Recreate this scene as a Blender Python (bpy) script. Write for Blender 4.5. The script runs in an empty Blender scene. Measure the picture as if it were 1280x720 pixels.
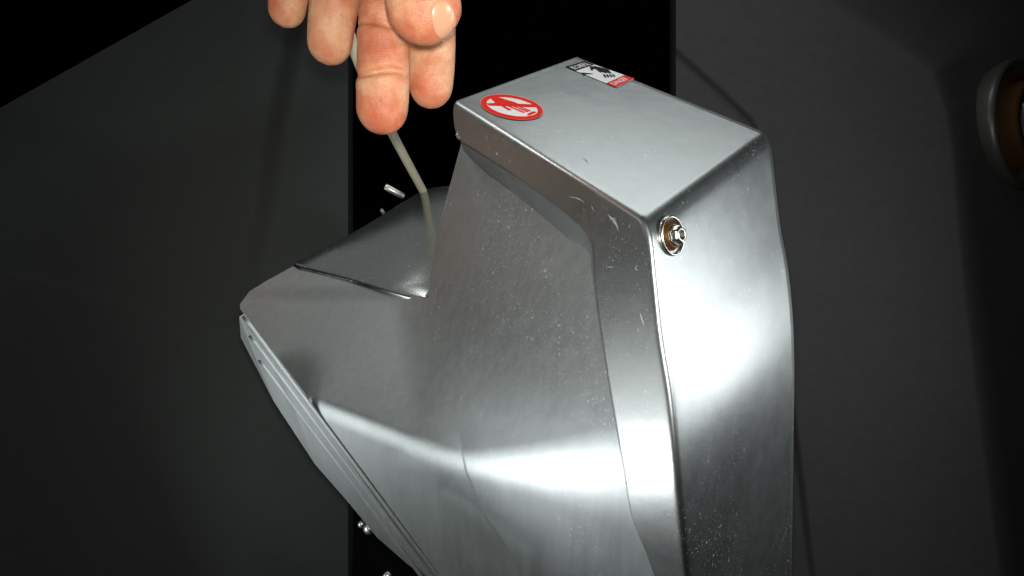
import bpy, bmesh, math, random
import numpy as np
from mathutils import Vector, Matrix, Euler
random.seed(7); np.random.seed(7)
R = math.radians
S = bpy.context.scene
C = S.collection

# ---------------------------------------------------------------- camera
F = 800.0                       # focal length in photograph pixels (1280 wide)
PITCH = R(35)
CAM = np.array([0.0, 0.0, 0.62])
RIGHT = np.array([1.0, 0, 0])
UP = np.array([0, math.sin(PITCH), math.cos(PITCH)])
FWD = np.array([0, math.cos(PITCH), -math.sin(PITCH)])
cd = bpy.data.cameras.new('camera'); cam = bpy.data.objects.new('camera', cd); C.objects.link(cam)
cam.location = CAM; cam.rotation_euler = (R(90) - PITCH, 0, 0)
cd.sensor_width = 36; cd.lens = 36 * F / 1280; cd.clip_start = 0.01; cd.clip_end = 20
S.camera = cam

def W(p):                       # metres right / down / forward of the camera -> world
    p = np.asarray(p, float)
    return CAM + p[..., 0:1] * RIGHT - p[..., 1:2] * UP + p[..., 2:3] * FWD
def ray(px, py):
    px, py = np.broadcast_arrays(np.asarray(px, float), np.asarray(py, float))
    return np.stack([(px - 640) / F, (py - 360) / F, np.ones_like(px)], -1)
def P(px, py, d): return ray(px, py) * np.asarray(d, float)[..., None]
def WV(p): return Vector(W(p).reshape(3))

# ---------------------------------------------------------------- world, lamps, exposure
w = bpy.data.worlds.new('World'); S.world = w; w.use_nodes = True
w.node_tree.nodes['Background'].inputs[0].default_value = (.8, .9, 1, 1)
w.node_tree.nodes['Background'].inputs[1].default_value = 0.004
S.view_settings.view_transform = 'Standard'; S.view_settings.look = 'None'
S.view_settings.exposure = 0; S.view_settings.gamma = 1

def lamp(name, pos, target, power, sx, sy=None, col=(1, 1, 1), spread=180, roll=0):
    l = bpy.data.lights.new(name, 'AREA'); l.energy = power; l.color = col
    l.shape = 'RECTANGLE' if sy else 'DISK'; l.size = sx
    if sy: l.size_y = sy
    l.spread = R(spread)
    o = bpy.data.objects.new(name, l); C.objects.link(o)
    a = WV(pos); b = WV(target); o.location = a
    q = (b - a).to_track_quat('-Z', 'Y'); o.rotation_euler = (q.to_matrix() @ Matrix.Rotation(R(roll), 3, 'Z')).to_euler()
    return o
LAMPS = [
    # name, position (camera metres), target, watts, size, size_y, colour, spread
    ('phone_torch',   (0.0, -0.012, 0.0), (0.0, -0.02, 0.25), 0.48, 0.012, None, (1.0, .97, .90), 150),
    ('overhead_plate_light', (0.12, -0.43, 0.37), (0.04, -0.05, 0.25), 0.42, 0.26, 0.10, (.95, 1, .98), 180),  # area light placed so the top plate reflects it, not a known tube
    ('ledge_fill', (-0.25, -0.55, 0.55), (-0.08, -0.02, 0.36), 0.17, 0.62, 0.5, (.95, 1, .97), 180),  # added broad fill for the ledge to reflect
    ('side_fill_right', (0.36, 0.0, 0.235), (0.06, 0.03, 0.23), 0.40, 0.07, 0.20, (.97, 1, 1), 180),  # added light that whitens the cover's right face
    ('bend_light_left', (-0.30, 0.19, 0.29), (0.0, 0.065, 0.26), 0.32, 0.15, 0.20, (.96, 1, .97), 180),  # added area light that makes the highlight along the body's bend
    ('panel_fill_left', (-0.43, -0.22, 0.14), (-0.05, 0.03, 0.32), 0.15, 0.18, 0.18, (.96, 1, .97), 180),  # added soft fill for the lower left panel
    ('low_fill', (-0.22, 0.42, 0.22), (0.02, 0.10, 0.26), 0.045, 0.25, 0.25, (.96, 1, .98), 180),  # added weak fill for the facets under the bend
    ('edge_line_light', (-0.125, -0.25, 0.285), (0.0, -0.05, 0.26), 0.12, 0.04, 0.04, (1, .98, .95), 180),  # added to draw the bright line on the cover's front edge
    ('warm_reflection_light', (-0.40, -0.115, 0.40), (0.0, -0.06, 0.27), 0.024, 0.09, None, (1, .66, .46), 180),  # added, stands in for the hand's warm reflection on the lip
    ('housing_fill_right', (0.34, -0.06, 0.02), (0.10, -0.02, 0.14), 0.32, 0.05, None, (.92, 1, 1), 120),  # added fill aimed at the right housing's side face
    ('band_highlight_light', (-0.105, 0.150, 0.240), (0.045, 0.055, 0.211), 0.038, 0.06, None, (.98, 1, 1), 80),  # added close light for the white highlight low on the band
]
for L in LAMPS: lamp(L[0], L[1], L[2], L[3], L[4], L[5], L[6], L[7])

# ---------------------------------------------------------------- materials
def nt(name):
    m = bpy.data.materials.new(name); m.use_nodes = True
    n = m.node_tree.nodes; l = m.node_tree.links
    return m, n, l, n['Principled BSDF']
def noise(n, l, scale, detail=4, rough=.6, vec=None, typ='ShaderNodeTexNoise'):
    t = n.new(typ); t.inputs['Scale'].default_value = scale
    if 'Detail' in t.inputs: t.inputs['Detail'].default_value = 0 if 'Voronoi' in typ else detail
    if 'Roughness' in t.inputs and typ == 'ShaderNodeTexNoise': t.inputs['Roughness'].default_value = rough
    if vec: l.new(vec, t.inputs['Vector'])
    return t
def ramp(n, l, src, stops):
    r = n.new('ShaderNodeValToRGB'); e = r.color_ramp.elements
    while len(e) < len(stops): e.new(.5)
    for k, (p, c) in enumerate(stops):
        e[k].position = p; e[k].color = (c, c, c, 1) if not isinstance(c, tuple) else (*c, 1)
    l.new(src, r.inputs[0]); return r
def math_n(n, l, op, a, b=None, clamp=False):
    m = n.new('ShaderNodeMath'); m.operation = op; m.use_clamp = clamp
    for k, v in enumerate((a, b)):
        if v is None: continue
        if isinstance(v, (int, float)): m.inputs[k].default_value = v
        else: l.new(v, m.inputs[k])
    return m.outputs[0]

def metal(name, base=(.62, .64, .63), r0=.28, r1=.46, dust=.5, stretch=(1, 1, 1), metallic=1.0, bump=.00006, spec=.5, grime=.25):
    m, n, l, b = nt(name); b.inputs['Specular IOR Level'].default_value = spec
    tc = n.new('ShaderNodeTexCoord'); mp = n.new('ShaderNodeMapping'); l.new(tc.outputs['Object'], mp.inputs[0])
    mp.inputs['Scale'].default_value = stretch
    v = mp.outputs[0]; ov = tc.outputs['Object']
    big = noise(n, l, 22, 5, .6, v); fine = noise(n, l, 900, 4, .7, v); mid = noise(n, l, 140, 5, .65, v)
    # roughness wear
    rr = n.new('ShaderNodeMapRange'); rr.inputs['From Min'].default_value = .3; rr.inputs['From Max'].default_value = .7
    rr.inputs['To Min'].default_value = r0; rr.inputs['To Max'].default_value = r1
    mix = math_n(n, l, 'ADD', math_n(n, l, 'MULTIPLY', big.outputs[0], .6), math_n(n, l, 'MULTIPLY', mid.outputs[0], .4))
    l.new(mix, rr.inputs['Value'])
    # dust flecks: sparse small voronoi cells, gathered where a broad noise is high
    def flecks(scale, cut, seed):
        vo = noise(n, l, scale, vec=None, typ='ShaderNodeTexVoronoi')
        mm = n.new('ShaderNodeMapping'); l.new(ov, mm.inputs[0]); mm.inputs['Location'].default_value = (seed, seed * .3, 0)
        dist = noise(n, l, scale * 1.7, 2, .5, mm.outputs[0])
        add = n.new('ShaderNodeVectorMath'); add.operation = 'MULTIPLY_ADD'
        l.new(dist.outputs['Color'], add.inputs[0]); add.inputs[1].default_value = (.8 / scale,) * 3; l.new(mm.outputs[0], add.inputs[2])
        l.new(add.outputs[0], vo.inputs['Vector'])
        d = ramp(n, l, vo.outputs['Distance'], [(cut * .4, 1.0), (cut, 0.0)])
        sep = n.new('ShaderNodeSeparateColor'); l.new(vo.outputs['Color'], sep.inputs[0])
        pick = ramp(n, l, sep.outputs[0], [(.66, 0.0), (.97, 1.0)])
        return math_n(n, l, 'MULTIPLY', d.outputs[0], pick.outputs[0])
    f1 = flecks(400, .24, 1.3); f2 = flecks(1150, .34, 4.1)
    gate = ramp(n, l, noise(n, l, 28, 3, .6, ov).outputs[0], [(.42, 0.05), (.66, 1.0)])
    fl = math_n(n, l, 'MULTIPLY', math_n(n, l, 'MAXIMUM', f1, f2), gate.outputs[0])
    fl = math_n(n, l, 'MULTIPLY', fl, dust)
    # pale wipe marks
    wp = n.new('ShaderNodeMapping'); l.new(ov, wp.inputs[0]); wp.inputs['Scale'].default_value = (60, 220, 35); wp.inputs['Rotation'].default_value = (.4, .3, .5)
    wip = ramp(n, l, noise(n, l, 1.0, 5, .6, wp.outputs[0]).outputs[0], [(.71, 0.0), (.80, 1.0)])
    fl = math_n(n, l, 'MAXIMUM', fl, math_n(n, l, 'MULTIPLY', wip.outputs[0], dust * .22))
    # base colour with slight grime mottling
    g = ramp(n, l, mid.outputs[0], [(.3, tuple(c * (1 - grime) for c in base)), (.62, base)])
    mc = n.new('ShaderNodeMix'); mc.data_type = 'RGBA'; l.new(fl, mc.inputs['Factor']); l.new(g.outputs[0], mc.inputs[6]); mc.inputs[7].default_value = (.85, .87, .86, 1)
    l.new(mc.outputs[2], b.inputs['Base Color'])
    l.new(math_n(n, l, 'SUBTRACT', metallic, math_n(n, l, 'MULTIPLY', fl, .85)), b.inputs['Metallic'])
    l.new(math_n(n, l, 'ADD', rr.outputs[0], math_n(n, l, 'MULTIPLY', fl, .35), True), b.inputs['Roughness'])
    bp = n.new('ShaderNodeBump'); bp.inputs['Strength'].default_value = 1; bp.inputs['Distance'].default_value = bump
    hh = math_n(n, l, 'ADD', math_n(n, l, 'MULTIPLY', fine.outputs[0], .5), math_n(n, l, 'MULTIPLY', mid.outputs[0], 1.2))
    l.new(hh, bp.inputs['Height']); l.new(bp.outputs[0], b.inputs['Normal'])
    return m
def plain(name, col, rough=.5, metallic=0, spec=.5):
    m, n, l, b = nt(name)
    t = noise(n, l, 300, 3, .6)
    tc = n.new('ShaderNodeTexCoord'); l.new(tc.outputs['Object'], t.inputs['Vector'])
    g = ramp(n, l, t.outputs[0], [(.3, tuple(c * .86 for c in col)), (.7, col)]); l.new(g.outputs[0], b.inputs['Base Color'])
    b.inputs['Roughness'].default_value = rough; b.inputs['Metallic'].default_value = metallic
    b.inputs['Specular IOR Level'].default_value = spec
    return m
M_body = metal('satin_aluminium', (.44, .472, .482), .46, .53, .75, stretch=(1.8, 1.8, .16), grime=.10)
M_cap = metal('polished_aluminium', (.355, .375, .378), .36, .42, .6, bump=.00004, grime=.08)
M_ledge = metal('smooth_aluminium', (.50, .53, .52), .19, .25, .5, bump=.000008, grime=.06)
M_dark_l = metal('dimmed_housing_left', (.045, .050, .048), .55, .65, .012, metallic=.0, spec=.10, bump=.00003, grime=.1)  # dimness of the added left housing is put into the base colour
M_dark_r = metal('dimmed_housing_right', (.058, .061, .060), .55, .65, .030, metallic=.0, spec=.10, bump=.00005, grime=.12)  # same for the right housing: dim tone painted in
M_chrome = plain('bright_steel', (.62, .61, .57), .27, 1)
M_pin = plain('brushed_steel', (.85, .84, .80), .38, 1)
M_brass = plain('rusty_brass', (.09, .04, .012), .45, .6)
M_rod = plain('cream_plastic', (.62, .60, .44), .4)
M_red = plain('sticker_red', (.82, .018, .008), .7, 0, .12)
M_white = plain('sticker_white', (.90, .90, .93), .55)
M_black = plain('sticker_black', (.010, .010, .010), .7, 0, .12)
M_void = plain('unlit_black', (.004, .004, .004), .9, 0, .1)  # near-black base stands in for the unlit surroundings

# ---------------------------------------------------------------- helpers
def mesh_obj(name, verts, faces, mat, parent=None, smooth=True, cam_space=True, recalc=True):
    me = bpy.data.meshes.new(name)
    v = W(np.asarray(verts, float)) if cam_space else np.asarray(verts, float)
    if parent is not None: v = v - np.array(parent.location)
    me.from_pydata([tuple(x) for x in v], [], faces)
    if recalc:
        bm = bmesh.new(); bm.from_mesh(me)
        bmesh.ops.remove_doubles(bm, verts=bm.verts, dist=1e-6)
        bmesh.ops.recalc_face_normals(bm, faces=bm.faces); bm.to_mesh(me); bm.free()
    me.materials.append(mat)
    if smooth: me.shade_smooth()
    o = bpy.data.objects.new(name, me); C.objects.link(o)
    if parent is not None: o.parent = parent
    return o
def origin_to(o, world):                  # move a mesh object's origin
    d = Vector(world) - o.location
    o.data.transform(Matrix.Translation(-d)); o.location = Vector(world)
def tag(o, label=None, cat=None, group=None, kind=None):
    for k, v in (('label', label), ('category', cat), ('group', group), ('kind', kind)):
        if v: o[k] = v
def root(name, loc, label, cat, group=None):
    o = bpy.data.objects.new(name, None); C.objects.link(o); o.location = loc; o.empty_display_size = .01
    tag(o, label, cat, group); return o
def sharp(o, ang=35):
    o.data.set_sharp_from_angle(angle=R(ang))
def unit(v): v = np.asarray(v, float); return v / np.linalg.norm(v)
class Plane:                              # n.p = c in camera metres
    def __init__(s, a, b, c_):
        a, b, c_ = map(lambda t: np.asarray(t, float), (a, b, c_))
        n = unit(np.cross(b - a, c_ - a)); n = n if n[2] > 0 else -n
        s.n = n; s.c = float(n @ a)
    def d(s, px, py): return s.c / (ray(px, py) @ s.n)
    def P(s, px, py, lift=0): return ray(px, py) * ((s.c - lift) / (ray(px, py) @ s.n))[..., None]
def smax(a, b, k):
    h = np.clip(.5 + .5 * (a - b) / k, 0, 1); return b * (1 - h) + a * h + k * h * (1 - h)
def smin(a, b, k): return -smax(-a, -b, k)
def catmull(pts, n):
    pts = np.asarray(pts, float); m = len(pts)
    ext = np.vstack([2 * pts[0] - pts[1], pts, 2 * pts[-1] - pts[-2]])
    seg = np.linalg.norm(np.diff(pts[:, :2], axis=0), axis=1); cum = np.r_[0, np.cumsum(seg)]
    out = []
    for s in np.linspace(0, cum[-1], n):
        i = min(np.searchsorted(cum, s, 'right') - 1, m - 2); t = (s - cum[i]) / seg[i]
        p0, p1, p2, p3 = ext[i], ext[i + 1], ext[i + 2], ext[i + 3]
        out.append(.5 * (2 * p1 + (p2 - p0) * t + (2 * p0 - 5 * p1 + 4 * p2 - p3) * t ** 2 + (3 * p1 - p0 - 3 * p2 + p3) * t ** 3))
    return np.array(out)
def grid_faces(nr, nc, off=0, flip=False):
    f = []
    for i in range(nr - 1):
        for j in range(nc - 1):
            a = off + i * nc + j
            f.append((a, a + 1, a + nc + 1, a + nc))
    return f
def seg_dist(px, py, line):               # signed distance to a polyline (positive to its right going down)
    best = np.full(px.shape, 1e9); sg = np.zeros(px.shape)
    for (x0, y0), (x1, y1) in zip(line[:-1], line[1:]):
        dx, dy = x1 - x0, y1 - y0; L2 = dx * dx + dy * dy
        t = np.clip(((px - x0) * dx + (py - y0) * dy) / L2, 0, 1)
        ex, ey = px - x0 - t * dx, py - y0 - t * dy; dd = np.hypot(ex, ey)
        s = np.sign(ex * dy - ey * dx)
        up = dd < best; best = np.where(up, dd, best); sg = np.where(up, s, sg)
    return best * sg
def sstep(x): x = np.clip(x, 0, 1); return x * x * (3 - 2 * x)
def snoise(px, py, sc, seed):             # smooth pseudo noise for dents
    r = np.random.RandomState(seed); o = 0
    for k in range(6):
        a, b, c = r.uniform(-1, 1, 3); o = o + np.sin((px * a + py * b) / sc + c * 9)
    return o / 6

# ================================================================ THE CASTING
upv = np.array([0, -math.cos(PITCH), -math.sin(PITCH)])
A = P(566, 125, .30).reshape(3)
cT = float(A @ upv)
def top_d(px, py): return cT / (ray(px, py) @ upv)
B = P(808, 276, top_d(808, 276)).reshape(3)
Cc = P(718, 70, top_d(718, 70)).reshape(3)
Ldn = P(535, 372, .33).reshape(3)
PB = Plane(A, B, Ldn)                                     # raised band plane
E = Cc - A                                                # depth direction of the cap
def offp(px, py, o): return PB.P(np.array(px), np.array(py), -o).reshape(3)
PF = Plane(offp(577, 178, .0160), offp(735, 295, .0155), offp(785, 590, .0030))   # recessed face
def below(Pl, p, q, r, dd): return Plane(Pl.P(*map(np.array, p)), Pl.P(*map(np.array, q)), ray(*r) * (float(Pl.d(*r)) + dd))
PF2 = below(PF, (580., 580.), (830., 602.), (700., 720.), .046)
PB2 = below(PB, (580., 580.), (830., 612.), (700., 720.), .040)
ln = unit((.165, .78, .60)); lp = P(535, 372, .3355).reshape(3); lc = float(ln @ lp)
def led_d(px, py): return lc / float(ray(px, py) @ ln)
PG = Plane(P(438, 350, led_d(438, 350) + .0012), P(535, 372, led_d(535, 372) + .0012), P(470, 525, .322))
PG2 = below(PG, (438., 525.), (580., 582.), (500., 660.), .066)
PR = Plane(PB.P(np.array(815.), np.array(310.)), PB.P(np.array(841.), np.array(600.)), PB.P(np.array(815.), np.array(310.)) + E)
crease = [(560, 400), (566, 470), (574, 550), (583, 590), (606, 645), (640, 696), (700, 790)]
def face_d(px, py):
    f = smax(PF.d(px, py), PF2.d(px, py), (.008 + .012 * np.clip((px - 580) / 240, 0, 1)))
    return f
def body_d(px, py):
    f = face_d(px, py)
    g = smax(PG.d(px, py), PG2.d(px, py), .009)
    g = g + .0016 * sstep((380 - py) / 25) * (px < 545)
    d = smin(f, g, .014)
    d = np.maximum(d, np.maximum(top_d(px, py) + .003, PR.d(px, py) + .0025))
    s = seg_dist(px, py, crease)
    d = d - .0016 * sstep(s / 3 + .5) * sstep((py - 525) / 90) * sstep((170 - s) / 160) 
    d = d + .00025 * snoise(px, py, 38, 3) + .0004 * snoise(px, py, 95, 4)
    # long shallow dent low on the casting
    s2 = seg_dist(px, py, [(560, 610), (620, 650), (672, 690), (690, 760)])
    d = d + .0006 * np.exp(-(s2 / 9) ** 2)
    return d
def band_d(px, py):
    return smax(PB.d(px, py), PB2.d(px, py), .016) + .0002 * snoise(px, py, 60, 9)

casting = root('machine_casting', WV((0.02, 0.12, 0.33)),
               'bright satin aluminium machine head with two stickers on its flat top', 'machine')

# body : block 1 (face above the ledge corner) and block 2 (everything below)
nx1 = 240
def left_sil(y): return np.interp(y, [120, 178, 290, 345, 372], [590, 577, 546.5, 538, 535])
XR = 870.0
def XRf(y): return np.interp(y, [170, 178, 185, 205, 228, 262, 281, 294, 305, 320, 360, 420, 500, 590, 645, 735, 900], [580, 582, 593, 625, 660, 705, 727, 738, 743.5, 745, 748, 756, 769, 785, 794.5, 826, 866])
rows1 = np.linspace(170, 372, 90)
v = []; faces = []
for y in rows1:
    x = np.linspace(left_sil(y), XRf(y), nx1)
    v.append(P(x, np.full(nx1, y), body_d(x, np.full(nx1, y)) + .0))
V1 = np.concatenate(v); faces += grid_faces(len(rows1), nx1)
xl = np.linspace(300, 535, 100)[:-1]; xr_ = np.linspace(535, XR, nx1); xs = np.r_[xl, xr_]
ytop = np.interp(xs, [300, 312, 335, 366, 438, 520], [380, 364, 350, 333, 348, 369])
ytop = np.where(xs < 520, ytop, np.interp(xs, [520, 535], [369, 372]))
ybot = np.interp(xs, [300, 330, 396, 438, 560, 640, 900], [386, 427, 513, 568, 733, 838, 838])
nr2 = 300; v = []
for t in np.linspace(0, 1, nr2):
    yy = ytop + t * (ybot - ytop); xx = np.where(xs > 535, 535 + (xs - 535) / (XR - 535) * (XRf(yy) - 535), xs); v.append(P(xx, yy, body_d(xx, yy)))
V2 = np.concatenate(v); off = len(V1); faces += grid_faces(nr2, len(xs), off)
# a back shell closes the casting: sides run back and a rear sheet shuts it
def rim_sheet(pts, vec, start):
    pts = np.asarray(pts); q = pts + vec; n = len(pts)
    return np.concatenate([pts, q]), [(start + i, start + i + 1, start + n + i + 1, start + n + i) for i in range(n - 1)]
back = np.array([.03, .02, .09])
n2 = len(xs); bl = V1.reshape(len(rows1), nx1, 3)[:, 0]; gl = V2.reshape(nr2, n2, 3)
outl = np.concatenate([bl, gl[0, :100][::-1], gl[:, 0], gl[-1]])
sv, sf = rim_sheet(outl, back, off + len(V2)); faces += sf
Vall = np.concatenate([V1, V2, sv])
body = mesh_obj('body_shell', Vall, faces, M_body, casting); sharp(body, 50)
tag(body, 'flared lower body with recessed front face and a soft horizontal bend')

# raised band, top plate and right side in one bent sheet : the cap
Opts = catmull([(573, 171), (567.5, 160), (565.5, 146), (565.5, 134), (567.5, 126), (574, 127.5), (590, 137.5), (640, 169), (700, 207), (760, 246), (794, 268), (806, 277.5), (812, 291), (815, 310),
                (820, 360), (827, 430), (834, 520), (841, 600), (850, 700), (862, 800)], 260)
Ipts = catmull([(574, 173), (575, 174.5), (576, 176), (577, 177.5), (578, 179), (581, 181), (588, 186), (620, 205), (655, 228), (700, 262), (722, 281), (734, 294), (739.5, 305), (741, 320),
                (744, 360), (752, 420), (765, 500), (781, 590), (796, 650), (832, 740)], 260)
# re-pair by control index so the cross sections stay square to the band
def by_ctrl(ctrl, k):
    ctrl = np.asarray(ctrl, float); m = len(ctrl); ext = np.vstack([2 * ctrl[0] - ctrl[1], ctrl, 2 * ctrl[-1] - ctrl[-2]]); out = []
    for i in range(m - 1):
        for t in np.linspace(0, 1, k, endpoint=False):
            p0, p1, p2, p3 = ext[i:i + 4]
            out.append(.5 * (2 * p1 + (p2 - p0) * t + (2 * p0 - 5 * p1 + 4 * p2 - p3) * t ** 2 + (3 * p1 - p0 - 3 * p2 + p3) * t ** 3))
    out.append(ctrl[-1]); return np.array(out)
OC = [(573, 171), (567.5, 160), (565.5, 146), (565.5, 134), (568, 127), (575, 130.8), (590, 140.2), (640, 171.4), (700, 208.7), (760, 246), (792, 266), (804, 275), (811, 290), (815, 310),
      (820, 360), (827, 425), (838, 495), (846, 570), (855, 670), (866, 780), (884, 960)]
IC = [(574, 173), (575, 174.5), (576, 176), (577, 177.5), (578.5, 179), (581, 181), (588, 185), (620, 205), (655, 228), (700, 262), (722, 281), (734, 294), (739.5, 305), (741, 320),
      (744, 360), (752, 420), (765, 500), (781, 590), (790.5, 645), (822, 735), (862, 900)]
O = by_ctrl(OC, 8); I = by_ctrl(IC, 8); nt_ = len(O)
En = unit(E); rows = []
rfil = .0026
for k in range(nt_):
    o, i_ = O[k], I[k]; pr = []
    # foot on the recessed face, then the lip, then across the band
    tg = I[min(k + 1, nt_ - 1)] - I[max(k - 1, 0)]; tg = tg / max(np.linalg.norm(tg), 1e-6); inn = np.array([-tg[1], tg[0]])
    wdt = float(np.interp(k / 8, [0, 4, 6, 7, 9, 10, 11, 12, 13, 15, 20], [.5, 1, 9, 17, 21, 21, 18, 13, 3, 1.5, 1.5]))
    lip = P(i_[0], i_[1], band_d(np.array(i_[0]), np.array(i_[1]))).reshape(3)
    inward = P(*(i_ + (o - i_) * .25), float(band_d(*map(np.array, (i_ + (o - i_) * .25))))).reshape(3)
    bdir = unit(inward - lip)
    dl_ = float(band_d(np.array(i_[0]), np.array(i_[1])))
    for t in (1.06, 1, .9, .75, .55, .35, .15, .03):
        q = i_ + inn * wdt * t; df = float(body_d(np.array(q[0]), np.array(q[1]))); tt = min(t, 1)
        pr.append(P(q[0], q[1], dl_ + (df - dl_) * (1 - (1 - tt) ** 1.5) if t < 1.05 else df + .0015).reshape(3))
    pr += [lip + bdir * .0003, lip + bdir * .0009]
    outer = P(o[0], o[1], float(band_d(np.array(o[0]), np.array(o[1])))).reshape(3)
    W_ = np.linalg.norm(outer - lip)
    rf = min(rfil, W_ * .3)
    for t in np.linspace(.12, 1, 12):
        q = i_ + (o - i_) * t
        p = P(q[0], q[1], float(band_d(np.array(q[0]), np.array(q[1])))).reshape(3)
        if np.linalg.norm(p - outer) > rf * 1.02: pr.append(p)
        else: pr.append(None)
    last = [p for p in pr if p is not None][-1]; b0 = outer - unit(outer - last) * rf
    pr = [p if p is not None else b0 for p in pr]; b1 = outer + En * rf
    for t in np.linspace(0, 1, 8):
        pr.append(b0 * (1 - t) ** 2 + outer * 2 * t * (1 - t) + b1 * t * t)
    LE = np.linalg.norm(E)
    for s in (.06, .12, .2, .3, .4, .5, .6, .7, .8, .9, .97, 1.0): pr.append(outer + En * max(rf * 1.2, LE * s))
    rows.append(pr)
rows = np.array(rows); nc = rows.shape[1]
cv = rows.reshape(-1, 3); cf = grid_faces(nt_, nc)
# rear: fold the far edge down and inwards
cap = mesh_obj('top_cover', cv, cf, M_cap, casting)
tn = sum((f.normal.dot(Vector(-upv[1] * UP + upv[2] * FWD)) for f in cap.data.polygons if abs(f.normal.z) > .95), 0)
if tn < 0: cap.data.flip_normals()
so = cap.modifiers.new('thick', 'SOLIDIFY'); so.thickness = .0012; so.offset = -1
tag(cap, 'raised bright cover with flat top plate, rounded edge and bent side band')

# ledge plate on the left
ln = unit((.165, .78, .60)); lp = P(535, 372, .3355).reshape(3); lc = float(ln @ lp)
def led(px, py, lift=0): return ray(px, py) * ((lc - lift) / (ray(px, py) @ ln))
lpts = catmull([(366, 331), (370, 326.5), (390, 316), (438, 291), (480, 266), (522, 240), (534, 235), (548, 232.5), (566, 231), (610, 232)], 60).tolist()
lpts += [(612, 300), (600, 345)]
lpts += catmull([(552, 348), (546, 356), (541, 365), (534, 372), (526, 374.5), (516, 373), (490, 366), (438, 350), (390, 338), (372, 334)], 60).tolist()
top = np.array([led(x, y) for x, y in lpts]); n = len(top)
cen = top.mean(0)
inner = [p - ln * 0 for p in top]
def shrink(pts, k):
    out = []
    m = len(pts)
    for i in range(m):
        t = unit(pts[(i + 1) % m] - pts[i - 1]); nn = np.cross(t, ln); s = 1 if nn @ (cen - pts[i]) > 0 else -1
        out.append(pts[i] + nn * s * k)
    return np.array(out)
r1 = top + ln * .0016; r2 = shrink(top, .0005) + ln * .0005; r3 = shrink(top, .0016); rb = top + ln * .0028
stack = [rb, r1, r2, r3]; vv = np.concatenate(stack); ff = []
for s in range(3):
    for i in range(n): ff.append((s * n + i, s * n + (i + 1) % n, (s + 1) * n + (i + 1) % n, (s + 1) * n + i))
ff.append(tuple(3 * n + i for i in range(n))); ff.append(tuple(i for i in range(n)))
ledge = mesh_obj('side_ledge', vv, ff, M_ledge, casting); sharp(ledge, 30)
tag(ledge, 'flat dark shiny ledge plate mirroring the pale rod')

# ribbed seam along the lower left edge of the body
def bar_between(name, p, q, wv, tv, parent, mat, seg=40, wob=0):
    # bar with rounded section from p to q ; wv width vector, tv thickness vector
    prof = [(-.5, .6), (-.5, -.2), (-.38, -.45), (-.2, -.5), (.2, -.5), (.38, -.45), (.5, -.2), (.5, .6)]
    vs = []
    for k in range(seg + 1):
        t = k / seg; c = p + (q - p) * t + tv * wob * math.sin(t * 9)
        for a, b_ in prof: vs.append(c + wv * a + tv * b_)
    m = len(prof); fs = grid_faces(seg + 1, m); fs += [(k * m + m - 1, k * m, (k + 1) * m, (k + 1) * m + m - 1) for k in range(seg)]
    fs += [tuple(range(m)), tuple(range(seg * m, seg * m + m))]
    return mesh_obj(name, vs, fs, mat, parent)
g2n = PG2.n
for k, (a, b_, w_) in enumerate([((304, 395), (562, 740), 9), ((312, 419), (553, 742), 9), ((324, 450), (544, 744), 9)]):
    p = PG2.P(np.array(float(a[0])), np.array(float(a[1])), .0006 - .0008 * k).reshape(3); q = PG2.P(np.array(float(b_[0])), np.array(float(b_[1])), .0006 - .0008 * k).reshape(3)
    wv = unit(np.cross(unit(q - p), g2n)) * w_ * 1.12 * .33 / F; tv = g2n * .0007
    o = bar_between('seam_rib', p, q, wv, tv, casting, M_body)
fx = np.array([302., 350, 396, 430, 470, 500, 540, 562.]); fl = np.concatenate([PG2.P(fx, np.array([394., 456, 517, 562, 618, 660, 712, 741.]), -.0012), PG2.P(np.array([304., 345, 396, 438, 456, 474, 512, 545.]), np.array([420., 500, 578, 626, 648, 670, 703, 728.]), -.0040)])
lipm = mesh_obj('lower_flange', fl, grid_faces(2, 8), M_body, casting, smooth=False)
sm = lipm.modifiers.new('t', 'SOLIDIFY'); sm.thickness = .003; sm.offset = 0

# ---- stickers (flat printed shapes laid on the top plate)
def tp(px, py, lift):
    lift = lift + .00015
    r_ = ray(px, py); return r_ * ((cT + lift) / (r_ @ upv))[..., None]
def decal(name, poly, lift, mat, parent, thick=.00012):
    poly = np.asarray(poly, float); a = tp(poly[:, 0], poly[:, 1], lift); b_ = tp(poly[:, 0], poly[:, 1], lift - thick)
    n = len(poly); fs = [tuple(range(n))] + [(i, (i + 1) % n, n + (i + 1) % n, n + i) for i in range(n)]
    return mesh_obj(name, np.concatenate([a, b_]), fs, mat, parent, smooth=False)
def ell(cx, cy, ax, bx, rot, n=72, a0=0, a1=360):
    t = np.radians(np.linspace(a0, a1, n, endpoint=(a1 - a0) < 359)); c, s = math.cos(R(rot)), math.sin(R(rot))
    x, y = ax * np.cos(t), bx * np.sin(t); return np.stack([cx + x * c - y * s, cy + x * s + y * c], -1)
def ring(name, o, i_, lift, mat, parent):
    n = len(o); a = tp(o[:, 0], o[:, 1], lift); b_ = tp(i_[:, 0], i_[:, 1], lift)
    return mesh_obj(name, np.concatenate([a, b_]), [(i, (i + 1) % n, n + (i + 1) % n, n + i) for i in range(n)], mat, parent, smooth=False, recalc=False)
M_halo = plain('sticker_pink_edge', (.85, .30, .26), .4)
s1 = decal('round_sticker', ell(639.7, 133.6, 40.0, 15.0, 9.5), .00015, M_halo, casting)
tag(s1, 'round red and white no touching sticker')
def sub(parent): return parent
SP = [s1]
def sub_decal(name, poly, lift, mat, par):
    o = decal(name, poly, lift, mat, par.parent); w0 = o.matrix_world
    o.parent = par; return o      # the sticker part sits at its parent's origin
sub_decal('sticker_ground', ell(639.7, 133.6, 37, 13.6, 9.5), .00020, M_white, s1)
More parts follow.
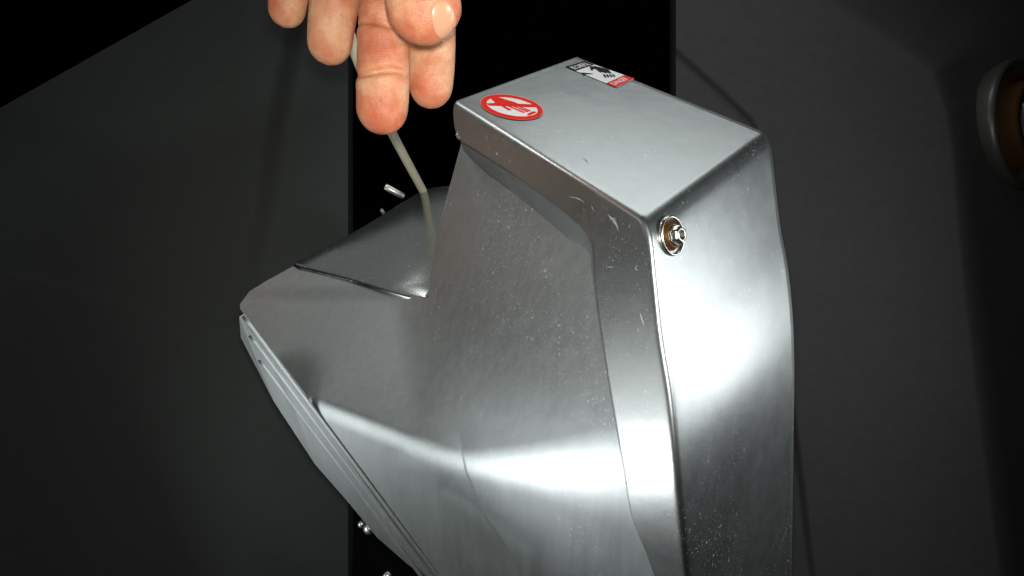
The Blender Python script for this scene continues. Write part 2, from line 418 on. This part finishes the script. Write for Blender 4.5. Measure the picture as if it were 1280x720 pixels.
rg = ring('red_ring', ell(639.7, 133.6, 39.0, 14.3, 9.5), ell(640.2, 133.4, 32.4, 10.8, 10), .00028, M_red, s1.parent); rg.parent = s1
def z5(p): return [(590 + x / 12.8, 105 + y / 12.8) for x, y in p]
sub_decal('slash_bar', z5([(225, 308), (370, 303), (700, 312), (985, 326), (1020, 345), (1030, 372), (880, 372), (640, 360), (270, 345)]), .00026, M_red, s1)
sub_decal('hand_symbol', z5([(305, 235), (335, 212), (385, 205), (450, 218), (580, 258), (700, 295), (760, 325), (720, 345), (520, 352), (430, 345), (390, 330), (365, 300), (345, 270), (318, 255)]), .00030, M_red, s1)
for q in ([(470, 355), (520, 352), (630, 408), (620, 424), (575, 418)], [(560, 352), (605, 352), (850, 450), (838, 464), (800, 455)], [(640, 352), (690, 356), (905, 436), (900, 452), (868, 446)], [(720, 356), (770, 358), (945, 424), (940, 440), (915, 434)],
          [(880, 492), (900, 470), (975, 436), (1020, 440), (1028, 452), (1000, 470), (930, 500), (895, 504)]):
    sub_decal('finger_symbol', z5(q), .00031, M_red, s1)
# rectangular warning sticker
QA, QB, QC, QD = map(np.array, ((706.6, 83.2), (730.2, 76.2), (793.4, 98.2), (770.4, 109.2)))   # left, top, right, bottom
def uv(u, v_): return (1 - u) * ((1 - v_) * QA + v_ * QB) + u * ((1 - v_) * QD + v_ * QC)
def uvp(l): return [tuple(uv(a, b_)) for a, b_ in l]
s2 = decal('warning_sticker', uvp([(0, 0), (0, 1), (.97, 1), (1, .96), (1, .04), (.985, 0)]), .00015, M_white, casting)
tag(s2, 'small rectangular warning sticker with black heading, cut hand picture and red footer')
sub_decal('black_heading', uvp([(0, 0), (0, 1), (.205, 1), (.205, 0)]), .00022, M_black, s2)
sub_decal('red_footer', uvp([(.80, 0), (.80, 1), (.965, 1), (.99, .96), (.99, .02), (.98, 0)]), .00022, M_red, s2)
def text_decal(body, u0, u1, v0, v1, lift, mat, par):
    cu = bpy.data.curves.new('text', 'FONT'); cu.body = body; cu.resolution_u = 3; cu.offset = .012
    to = bpy.data.objects.new('text', cu); C.objects.link(to)
    dg = bpy.context.evaluated_depsgraph_get(); me = to.evaluated_get(dg).to_mesh()
    co = np.array([x.co[:] for x in me.vertices]); fs = [tuple(p.vertices) for p in me.polygons]; to.to_mesh_clear()
    bpy.data.objects.remove(to); mn, mx = co.min(0), co.max(0); n_ = (co - mn) / np.maximum(mx - mn, 1e-9)
    vv_ = np.array([uv(u1 - y * (u1 - u0), v0 + x * (v1 - v0)) for x, y, _ in n_])
    o = mesh_obj('lettering', tp(vv_[:, 0], vv_[:, 1], lift), fs, mat, par.parent, smooth=False, recalc=False); o.parent = par; return o
text_decal('BE CAREFUL', .045, .165, .09, .91, .0003, M_white, s2)
text_decal('DANGER', .835, .945, .10, .84, .0003, M_white, s2)
def z4(p): return [(690 + x / 8, 60 + y / 8) for x, y in p]
sub_decal('cut_hand_symbol', z4([(378, 182), (430, 180), (520, 200), (565, 215), (585, 240), (600, 255), (570, 252), (550, 246), (535, 252), (500, 240), (488, 246), (462, 232), (440, 212), (415, 208), (402, 226), (384, 214)]), .0003, M_black, s2)
for k in range(4):
    x = 505 + k * 30
    sub_decal('cut_finger_symbol', z4([(x, 262), (x + 22, 264), (x + 42, 290 - k * 2), (x + 25, 298 - k * 3)]), .0003, M_black, s2)
sub_decal('blade_symbol', z4([(292, 244), (412, 256), (416, 260), (330, 264), (318, 268)]), .0003, M_black, s2)

# ---- scratches and scuffs on the side band and top
M_scr = plain('fresh_scratch', (.36, .38, .39), .5, .4)
def sliver(pts, wd, dfun, lift=.00012):
    pts = catmull(pts, 9); o0 = 0; sv, sf = [], []
    for k, (x, y) in enumerate(pts):
        t = pts[min(k + 1, 8)] - pts[max(k - 1, 0)]; t = t / np.linalg.norm(t); nn = np.array([-t[1], t[0]])
        w_ = wd * math.sin(math.pi * (k + .3) / 8.6) * (.6 + .8 * random.random())
        for sg in (-1, 1):
            q = np.array([x, y]) + nn * sg * w_ * .5; sv.append(P(q[0], q[1], float(dfun(np.array(q[0]), np.array(q[1]))) - lift).reshape(3))
    for k in range(8): sf.append((o0 + 2 * k, o0 + 2 * k + 1, o0 + 2 * k + 3, o0 + 2 * k + 2))
    mesh_obj('scratch', sv, sf, M_scr, casting, smooth=False, recalc=False)
sliver([(711, 246), (719, 247), (728, 251), (731, 254)], 1.5, band_d)
sliver([(739, 256), (741, 261), (743, 264)], 1.0, band_d); sliver([(760, 268), (765, 274), (770, 280), (773, 289)], 3.0, band_d); sliver([(766, 272), (770, 275)], 2.2, band_d)
sliver([(798, 331), (794, 336), (799, 338)], 1.2, band_d); sliver([(800, 390), (803, 400), (806, 409)], 2.6, band_d); sliver([(757, 330), (762, 334), (768, 333)], 1.0, band_d)
sliver([(762, 462), (768, 462), (775, 460)], 1.0, band_d); sliver([(729, 198), (733, 200), (735, 203)], 1.6, top_d, .0002); sliver([(660, 112), (668, 110), (672, 107)], .8, top_d, .0002)

# ---- bolt on the right side face
def ring_solid(name, c, nrm, prof, mat, parent, seg=48, hexa=0):
    nrm = unit(nrm); a = unit(np.cross(nrm, (0, 1, .2))); b_ = np.cross(nrm, a); vs = []
    for r_, h in prof:
        for k in range(seg):
            t = 2 * math.pi * k / seg; rr = r_
            if hexa: rr = r_ / max(math.cos(((t + math.pi / 6) % (math.pi / 3)) - math.pi / 6), .1) * .93
            vs.append(c + a * math.cos(t) * rr + b_ * math.sin(t) * rr + nrm * h)
    fs = []
    for s in range(len(prof) - 1):
        for k in range(seg): fs.append((s * seg + k, s * seg + (k + 1) % seg, (s + 1) * seg + (k + 1) % seg, (s + 1) * seg + k))
    if prof[-1][0] > 0: fs.append(tuple((len(prof) - 1) * seg + k for k in range(seg)))
    return mesh_obj(name, vs, fs, mat, parent)
dn = unit(P(841, 600, float(band_d(np.array(841.), np.array(600.)))).reshape(3) - P(815, 310, float(band_d(np.array(815.), np.array(310.)))).reshape(3))
nR = unit(np.cross(dn, En)); nR = nR if nR[2] < 0 else -nR
pe = P(815, 310, float(band_d(np.array(815.), np.array(310.)))).reshape(3); cR = float(nR @ pe)
def on_right(px, py): r_ = ray(px, py); return r_ * (cR / (r_ @ nR))
bc = on_right(838, 295)
rb_ = .0068
bolt = ring_solid('bolt', bc, nR, [(rb_ * .95, -.0005), (rb_, .0003), (rb_ * .98, .0011), (rb_ * .93, .0014), (rb_ * .87, .0012), (rb_ * .84, .0004), (rb_ * .84, -.0002)], M_chrome, casting)
tag(bolt, 'recessed bolt with bright rim and rusty inside')
x_ = ring_solid('rusty_washer', bc, nR, [(rb_ * .84, .0002), (rb_ * .66, .0003), (rb_ * .62, .0016), (rb_ * .5, .0018), (rb_ * .46, .0008)], M_brass, casting); x_.parent = bolt
x_ = ring_solid('screw_head', bc, nR, [(rb_ * .46, .0004), (rb_ * .45, .0036), (rb_ * .38, .0044), (rb_ * .2, .0046), (rb_ * .19, .0025)], M_chrome, casting, 36, 1); x_.parent = bolt

# ================================================================ ADDED HOUSINGS (invented, toned dark to fill the sides)
def housing(name, xs, ys, dfun, mask_y, mat, label, depth_back):
    nx, ny = len(xs), len(ys); vs = []
    g = []
    for t in np.linspace(0, 1, ny):
        y = mask_y(xs) * (1 - t) + 820 * t
        g.append(P(xs, y, dfun(xs, y)))
    g = np.array(g) * 3.8; back = g * depth_back[3] + np.array(depth_back[:3])
    V = np.concatenate([g.reshape(-1, 3), back.reshape(-1, 3)]); n = nx * ny
    fs = grid_faces(ny, nx) + [tuple(reversed([i + n for i in f])) for f in grid_faces(ny, nx)]
    loop = [j for j in range(nx)] + [i * nx + nx - 1 for i in range(1, ny)] + [(ny - 1) * nx + j for j in range(nx - 2, -1, -1)] + [i * nx for i in range(ny - 2, 0, -1)]
    for a, b_ in zip(loop, loop[1:] + loop[:1]): fs.append((a, b_, b_ + n, a + n))
    o = mesh_obj(name, V, fs, mat); sharp(o, 60); origin_to(o, o.matrix_world @ Vector(W(back[-1].mean(0)).reshape(3)))
    return o
# left one : tall added dark housing with a sloped shoulder and a notched ledge
ledge_line = [(-60, 316), (0, 332), (120, 366), (232, 404), (262, 410), (288, 405), (303, 392), (318, 330), (332, 262), (345, 160), (378, 0), (390, -60)]
def dl(x, y):
    yl = np.interp(x, [-60, 0, 120, 232, 262, 288, 310, 340], [316, 332, 366, 404, 410, 405, 392, 330]); xr = np.interp(y, [-60, 0, 160, 262, 330, 392], [390, 378, 345, 332, 318, 306])
    ins = sstep((yl - y) / 12 + .5) * sstep((xr - x) / 34 + .5)
    f = np.maximum(0, x - 300); fold = .00007 * (f - 40 * (1 - np.exp(-f / 40)))
    return .138 + .010 * (x / 438) - .000018 * (y - 300) + fold + .0011 * ins + ins * .004 * (350 - y) / 350 + .0001 * snoise(x, y, 90, 5)
xs_ = np.r_[np.linspace(-120, 425, 300), np.array([429, 432, 434, 435])]
lh = housing('added_housing', xs_, np.zeros(420), dl, lambda x: np.where(x < 240, 135 - x * .5625, 135 - x * .5625) - 0 * x, M_dark_l, '', (-.03, 0, .14, 1.0))
tag(lh, 'added dim grey filler housing left of the bright machine head, with a notched ledge', 'machine housing')
# right one : added dark housing with raised band, ridge and brighter side, with its own bolt
stepl = [(820, 40), (842, 62), (905, 118), (940, 152), (953, 185), (958, 232), (968, 330), (985, 470), (1012, 690), (1030, 830)]
ridge = [(960, -80), (1005, -20), (1060, 20), (1130, 64), (1165, 92), (1180, 140), (1188, 190), (1200, 330), (1222, 520), (1245, 700), (1262, 830)]
def dr(x, y):
    s = seg_dist(x, y, stepl); q = seg_dist(x, y, ridge)
    d = .130 + .00004 * (1060 - x) + 0 * y
    d = d + .0012 * sstep(-s / 12 + .5) * sstep((840 - y) / 300 + .4)
    qq = -q
    d = d + .0009 * np.maximum(0, q) ** 1 * .15 * (1 - np.exp(-np.maximum(0, q) / 12))
    return d + .00008 * snoise(x, y, 80, 6)
xs_ = np.r_[np.array([845, 846, 848, 852]), np.linspace(855, 1400, 300)]
rh = housing('added_housing', xs_, np.zeros(420), dr, lambda x: np.full(len(x), -90.0), M_dark_r, '', (.03, 0, .14, 1.0))
rr_ = root('added_housing', rh.location.copy(), 'added dim grey filler housing right of the bright machine head, with a large bolt', 'machine housing')
rh.name = 'housing_shell'; rh.parent = rr_; rh.location = (0, 0, 0); rr_.name = 'added_housing'

bn = unit((.50, -.02, -.865)); bcc = P(1273, 157, 3.8 * float(dr(np.array(1273.), np.array(157.)))).reshape(3)
k_ = .0138 * 3.8
M_dim_steel = plain('dimmed_steel', (.10, .10, .095), .4, .5, .3); M_dim_brass = plain('dimmed_rusty_brass', (.07, .035, .014), .55, 0, .1)  # darkened copies of the bolt materials, dimness put into the colour
b2 = ring_solid('bolt', bcc, bn, [(k_ * .9, -.016), (k_, .001), (k_ * .985, .0045), (k_ * .95, .0057), (k_ * .90, .0045), (k_ * .84, .0015), (k_ * .84, -.0008)], M_dim_steel, rr_)
x_ = ring_solid('rusty_washer', bcc, bn, [(k_ * .84, .0008), (k_ * .66, .0011), (k_ * .62, .0105), (k_ * .5, .012), (k_ * .46, .005)], M_dim_brass, rr_); x_.parent = b2
x_ = ring_solid('screw_head', bcc, bn, [(k_ * .46, .0015), (k_ * .45, .025), (k_ * .38, .031), (k_ * .2, .0325), (k_ * .19, .019)], M_dim_steel, rr_, 36, 1); x_.parent = b2

# ================================================================ HAND
def tube(bm, pts, seg=28, crease=()):
    # pts: list of (px,py,depth,half_width_m,half_thick_m)
    pts = np.array(pts, float); c3 = np.array([P(a, b_, c).reshape(3) for a, b_, c in pts[:, :3]])
    full = by_ctrl(np.hstack([c3, pts[:, 3:5]]), 14); n = len(full); rings = []
    L = np.r_[0, np.cumsum(np.linalg.norm(np.diff(full[:, :3], axis=0), axis=1))]
    for k in range(n):
        c = full[k, :3]; t = unit(full[min(k + 1, n - 1), :3] - full[max(k - 1, 0), :3])
        side = unit(np.cross(t, (0, 0, 1))); fr = np.cross(side, t)
        if fr[2] > 0: fr = -fr
        rings.append((c, side, fr, full[k, 3], full[k, 4], L[k]))
    tot = L[-1]; vs = []
    out = []
    for c, side, fr, a, b_, s in rings:
        end = tot - s; capr = (a + b_) * .5 * 1.05
        m = math.sqrt(max(0, 1 - ((capr - end) / capr) ** 2)) if end < capr else 1
        m = max(m, .03)
        ringv = []
        for j in range(seg):
            th = 2 * math.pi * j / seg; f = math.sin(th)
            g = 1.0
            rr = 1.0
            for (cs, dep, wd) in crease:
                cc = cs * tot + .0008 * math.sin(2 * th + cs * 20)
                rr -= dep * math.exp(-((s - cc) / wd) ** 2) * max(0, f + .15) / a * 1.0
                rr += dep * .35 * math.exp(-((s - cc - wd * 3.2) / (wd * 2.4)) ** 2) * max(0, f) / a
            p = c + side * math.cos(th) * a * m * rr + fr * abs(f) ** .92 * math.copysign(1, f) * b_ * m * rr
            ringv.append(bm.verts.new(Vector(W(p).reshape(3))))
        out.append(ringv)
    for r0, r1 in zip(out[:-1], out[1:]):
        for j in range(seg): bm.faces.new((r0[j], r0[(j + 1) % seg], r1[(j + 1) % seg], r1[j]))
    bm.faces.new(out[0]); bm.faces.new(out[-1])
bm = bmesh.new()
mm = .001
# middle finger
tube(bm, [(500, -150, .226, 9.2*mm, 9*mm), (492, -70, .224, 9.2*mm, 8.6*mm), (482, 0, .222, 9.0*mm, 8.2*mm), (479, 45, .222, 8.8*mm, 8.0*mm), (479, 90, .223, 9.1*mm, 8.0*mm), (478, 130, .225, 9.1*mm, 7.6*mm), (474.5, 168.5, .228, 8.2*mm, 7.0*mm)],
     crease=((.61, 1.8*mm, .9*mm), (.585, 1.0*mm, .8*mm), (.778, 2.3*mm, .9*mm)))
# index finger, behind the thumb tip
tube(bm, [(548, -130, .232, 9*mm, 8.6*mm), (545, -60, .234, 8.6*mm, 8*mm), (541, 10, .238, 8.6*mm, 8*mm), (540, 60, .240, 8.8*mm, 7.6*mm), (539, 100, .241, 8.4*mm, 7.2*mm), (536, 136, .242, 7.2*mm, 6.2*mm)],
     crease=((.66, .7*mm, .8*mm),))
# ring finger
tube(bm, [(440, -140, .230, 9*mm, 8.6*mm), (430, -70, .231, 8.8*mm, 8.2*mm), (420, -10, .232, 8.8*mm, 8*mm), (414, 35, .234, 8.4*mm, 7.6*mm), (410, 82, .238, 7.6*mm, 6.8*mm)], crease=((.6, .8*mm, .8*mm),))
# little finger
tube(bm, [(385, -120, .236, 8*mm, 7.6*mm), (372, -60, .238, 7.4*mm, 7*mm), (362, -10, .242, 7.2*mm, 6.6*mm), (355, 35, .246, 6.6*mm, 6*mm)], crease=((.6, .7*mm, .8*mm),))
# thumb across the front
tube(bm, [(560, -330, .228, 15*mm, 13*mm), (572, -220, .216, 13.5*mm, 11.5*mm), (556, -130, .204, 11.5*mm, 10*mm), (532, -60, .198, 10.2*mm, 9.0*mm), (527, -15, .196, 11.3*mm, 8.6*mm), (532, 22, .197, 11.4*mm, 8.0*mm), (538, 57, .199, 9.2*mm, 6.8*mm)],
     crease=((.72, .8*mm, .9*mm),))
# palm and forearm
tube(bm, [(-250, -1050, .17, 30*mm, 26*mm), (60, -760, .19, 27*mm, 20*mm), (300, -480, .205, 33*mm, 16*mm), (400, -320, .220, 40*mm, 15*mm), (445, -200, .228, 42*mm, 13*mm), (462, -110, .230, 39*mm, 10*mm)])
me = bpy.data.meshes.new('person'); bm.to_mesh(me); bm.free()
hand = bpy.data.objects.new('hand_mesh', me); C.objects.link(hand)
rm = hand.modifiers.new('r', 'REMESH'); rm.mode = 'VOXEL'; rm.voxel_size = .00055; rm.use_smooth_shade = True
sm = hand.modifiers.new('s', 'SMOOTH'); sm.factor = .5; sm.iterations = 3
dg = bpy.context.evaluated_depsgraph_get(); nm = bpy.data.meshes.new_from_object(hand.evaluated_get(dg)); bpy.data.objects.remove(hand)
hand = bpy.data.objects.new('person', nm); C.objects.link(hand); nm.name = 'person'
origin_to(hand, WV((-.05, -.3, .24)))
ms, n, l, b = nt('skin')
tc = n.new('ShaderNodeTexCoord'); v = tc.outputs['Object']
n1 = noise(n, l, 75, 3, .5, v); n2_ = noise(n, l, 420, 4, .6, v); n3 = noise(n, l, 2200, 3, .6, v)
g1 = ramp(n, l, n1.outputs[0], [(.36, (.72, .41, .235)), (.50, (.66, .29, .155)), (.64, (.58, .18, .09))])
g2 = ramp(n, l, n2_.outputs[0], [(.3, (.86, .80, .78)), (.7, (1, 1, 1))])
sx = n.new('ShaderNodeSeparateXYZ'); l.new(v, sx.inputs[0])
tipr = n.new('ShaderNodeMapRange'); tipr.inputs['From Min'].default_value = -.172; tipr.inputs['From Max'].default_value = -.197; l.new(sx.outputs[2], tipr.inputs['Value'])
tm = math_n(n, l, 'MULTIPLY', tipr.outputs[0], math_n(n, l, 'MULTIPLY', n1.outputs[0], 1.15), True)
mr = n.new('ShaderNodeMix'); mr.data_type = 'RGBA'; l.new(tm, mr.inputs['Factor']); l.new(g1.outputs[0], mr.inputs[6]); mr.inputs[7].default_value = (.58, .13, .06, 1)
mx = n.new('ShaderNodeMix'); mx.data_type = 'RGBA'; mx.blend_type = 'MULTIPLY'; mx.inputs['Factor'].default_value = 1
l.new(mr.outputs[2], mx.inputs[6]); l.new(g2.outputs[0], mx.inputs[7]); l.new(mx.outputs[2], b.inputs['Base Color'])
b.inputs['Roughness'].default_value = .46; b.inputs['Subsurface Weight'].default_value = .25
b.inputs['Subsurface Radius'].default_value = (1, .35, .2); b.inputs['Subsurface Scale'].default_value = .003
b.inputs['Specular IOR Level'].default_value = .4
bp = n.new('ShaderNodeBump'); bp.inputs['Distance'].default_value = .00022; bp.inputs['Strength'].default_value = 1
# fingerprint ridges and fine skin lines
wv = n.new('ShaderNodeTexWave'); wv.inputs['Scale'].default_value = 420; wv.inputs['Distortion'].default_value = 6; wv.inputs['Detail'].default_value = 1; wv.bands_direction = 'Z'; l.new(v, wv.inputs['Vector'])
l.new(math_n(n, l, 'ADD', math_n(n, l, 'MULTIPLY', wv.outputs[0 if 'Fac' not in wv.outputs else 'Fac'], .12), math_n(n, l, 'ADD', math_n(n, l, 'MULTIPLY', n2_.outputs[0], 1.5), math_n(n, l, 'MULTIPLY', n3.outputs[0], .5))), bp.inputs['Height'])
l.new(bp.outputs[0], b.inputs['Normal'])
nm.materials.clear(); nm.materials.append(ms); nm.shade_smooth()
tag(hand, 'bare hand reaching down at the top, fingers together over a thin pale rod', 'person')
# thumb nail
mn_, n, l, b = nt('nail'); b.inputs['Base Color'].default_value = (.62, .32, .19, 1); b.inputs['Roughness'].default_value = .28
from mathutils.bvhtree import BVHTree
bmh = bmesh.new(); bmh.from_mesh(nm); bvh = BVHTree.FromBMesh(bmh); bmh.free()
org = Vector(CAM) - hand.location; NR, NA = 9, 40; nv = []; nf = []; okn = True
for i in range(NR):
    rr = i / (NR - 1)
    for j in range(NA):
        t = 2 * math.pi * j / NA; ex = math.copysign(abs(math.cos(t)) ** .8, math.cos(t)) * 17 * rr; ey = math.copysign(abs(math.sin(t)) ** .8, math.sin(t)) * 28 * rr
        c_, s_ = math.cos(R(12)), math.sin(R(12)); px, py = 555 + ex * c_ - ey * s_ * -1, 25 + ey * c_ - ex * s_
        dr_ = Vector((W(ray(px, py)) - CAM).reshape(3)).normalized(); hit, no, _, _ = bvh.ray_cast(org, dr_)
        q_ = 1.0
        while hit is None and q_ > .1:
            q_ -= .05; px2, py2 = 545 + (px - 545) * q_, 25 + (py - 25) * q_
            hit, no, _, _ = bvh.ray_cast(org, Vector((W(ray(px2, py2)) - CAM).reshape(3)).normalized())
        if hit is None: okn = False; continue
        lift = .00022 * (1 - rr ** 6) - (.0006 if rr == 1 else 0)
        nv.append(tuple(hit + no * lift))
if okn:
    me = bpy.data.meshes.new('thumb_nail')
    me.from_pydata(nv, [], [(i * NA + j, i * NA + (j + 1) % NA, (i + 1) * NA + (j + 1) % NA, (i + 1) * NA + j) for i in range(NR - 1) for j in range(NA)])
    me.materials.append(mn_); me.shade_smooth(); no_ = bpy.data.objects.new('thumb_nail', me); C.objects.link(no_); no_.parent = hand
print('NAIL', okn)

# ================================================================ ROD AND SMALL CHROME PIECES
def wire(name, pts, r_, mat, seg=20):
    cu = bpy.data.curves.new(name, 'CURVE'); cu.dimensions = '3D'; sp = cu.splines.new('BEZIER'); sp.bezier_points.add(len(pts) - 1)
    for q, p in zip(sp.bezier_points, pts): q.co = WV(P(*p).reshape(3)); q.handle_left_type = q.handle_right_type = 'AUTO'
    cu.bevel_depth = r_; cu.bevel_resolution = 6; cu.resolution_u = 14; cu.use_fill_caps = True
    o = bpy.data.objects.new(name, cu); C.objects.link(o); dg = bpy.context.evaluated_depsgraph_get()
    me = bpy.data.meshes.new_from_object(o.evaluated_get(dg)); bpy.data.objects.remove(o)
    me.materials.clear(); me.materials.append(mat); me.shade_smooth()
    o = bpy.data.objects.new(name, me); C.objects.link(o); origin_to(o, WV(P(*pts[-1]).reshape(3))); return o
db = float(lc / (ray(529, 238) @ ln))
rod = wire('thin_rod', [(404, -60, .262), (432, 30, .28), (458, 100, .31), (492, 170, db - .055), (529.5, 240, db + .001)], .0027, M_rod)
tag(rod, 'thin cream plastic rod running from behind the fingers down to the shiny ledge', 'rod')

def chrome_pin(px0, py0, px1, py1, d, r_, label, name='steel_pin', cat='pin'):
    a, b_ = P(px0, py0, d).reshape(3), P(px1, py1, d * 1.01).reshape(3); ax = b_ - a; L_ = np.linalg.norm(ax)
    prof = [(r_ * .05, 0), (r_ * .8, 0), (r_, r_ * .3), (r_, L_ * .5), (r_, L_ - r_ * .3), (r_ * .8, L_), (r_ * .05, L_)]
    o = ring_solid(name, a, ax, prof, M_pin, None, 32); sharp(o, 40)
    origin_to(o, WV(b_)); tag(o, label, cat); return o
chrome_pin(481, 233, 505, 246, .455, .0024, 'bright polished steel pin behind the back edge of the shiny ledge')
chrome_pin(477, 262, 482, 270, .46, .0014, 'tiny dim steel stud tip peeking over the back edge of the ledge', 'steel_stud', 'stud')
def nut(px, py, d, r_, label, name, cat):
    c_ = P(px, py, d).reshape(3); prof = [(r_, -r_ * 1.5), (r_, 0)] + [(r_ * math.cos(t), r_ * math.sin(t)) for t in np.linspace(.15, 1.45, 8)]
    o = ring_solid(name, c_, -unit(c_) + np.array([.1, -.1, 0]), prof, M_pin, None, 24); origin_to(o, WV(c_)); tag(o, label, cat)
nut(462, 660, .40, .0035, 'small round chrome nut glinting in the dark under the seam ribs', 'chrome_nut', 'nut')
nut(452, 655, .41, .0022, 'dim little chrome screw beside the brighter round nut at the lower left', 'chrome_screw', 'screw')
nut(484, 720, .36, .0022, 'chrome stud tip at the bottom edge below the flange', 'chrome_stud', 'stud')

# ================================================================ SURROUNDINGS (dark)
bpv = [(-3, -3, 0), (3, -3, 0), (3, 3, 0), (-3, 3, 0)]
fl_ = mesh_obj('ground', bpv, [(0, 1, 2, 3)], M_void, None, False, cam_space=False); tag(fl_, kind='structure')
wl = mesh_obj('background', [(-3, 1.6, .004), (3, 1.6, .004), (3, 1.6, 3), (-3, 1.6, 3)], [(0, 1, 2, 3)], M_void, None, False, cam_space=False); tag(wl, kind='structure')
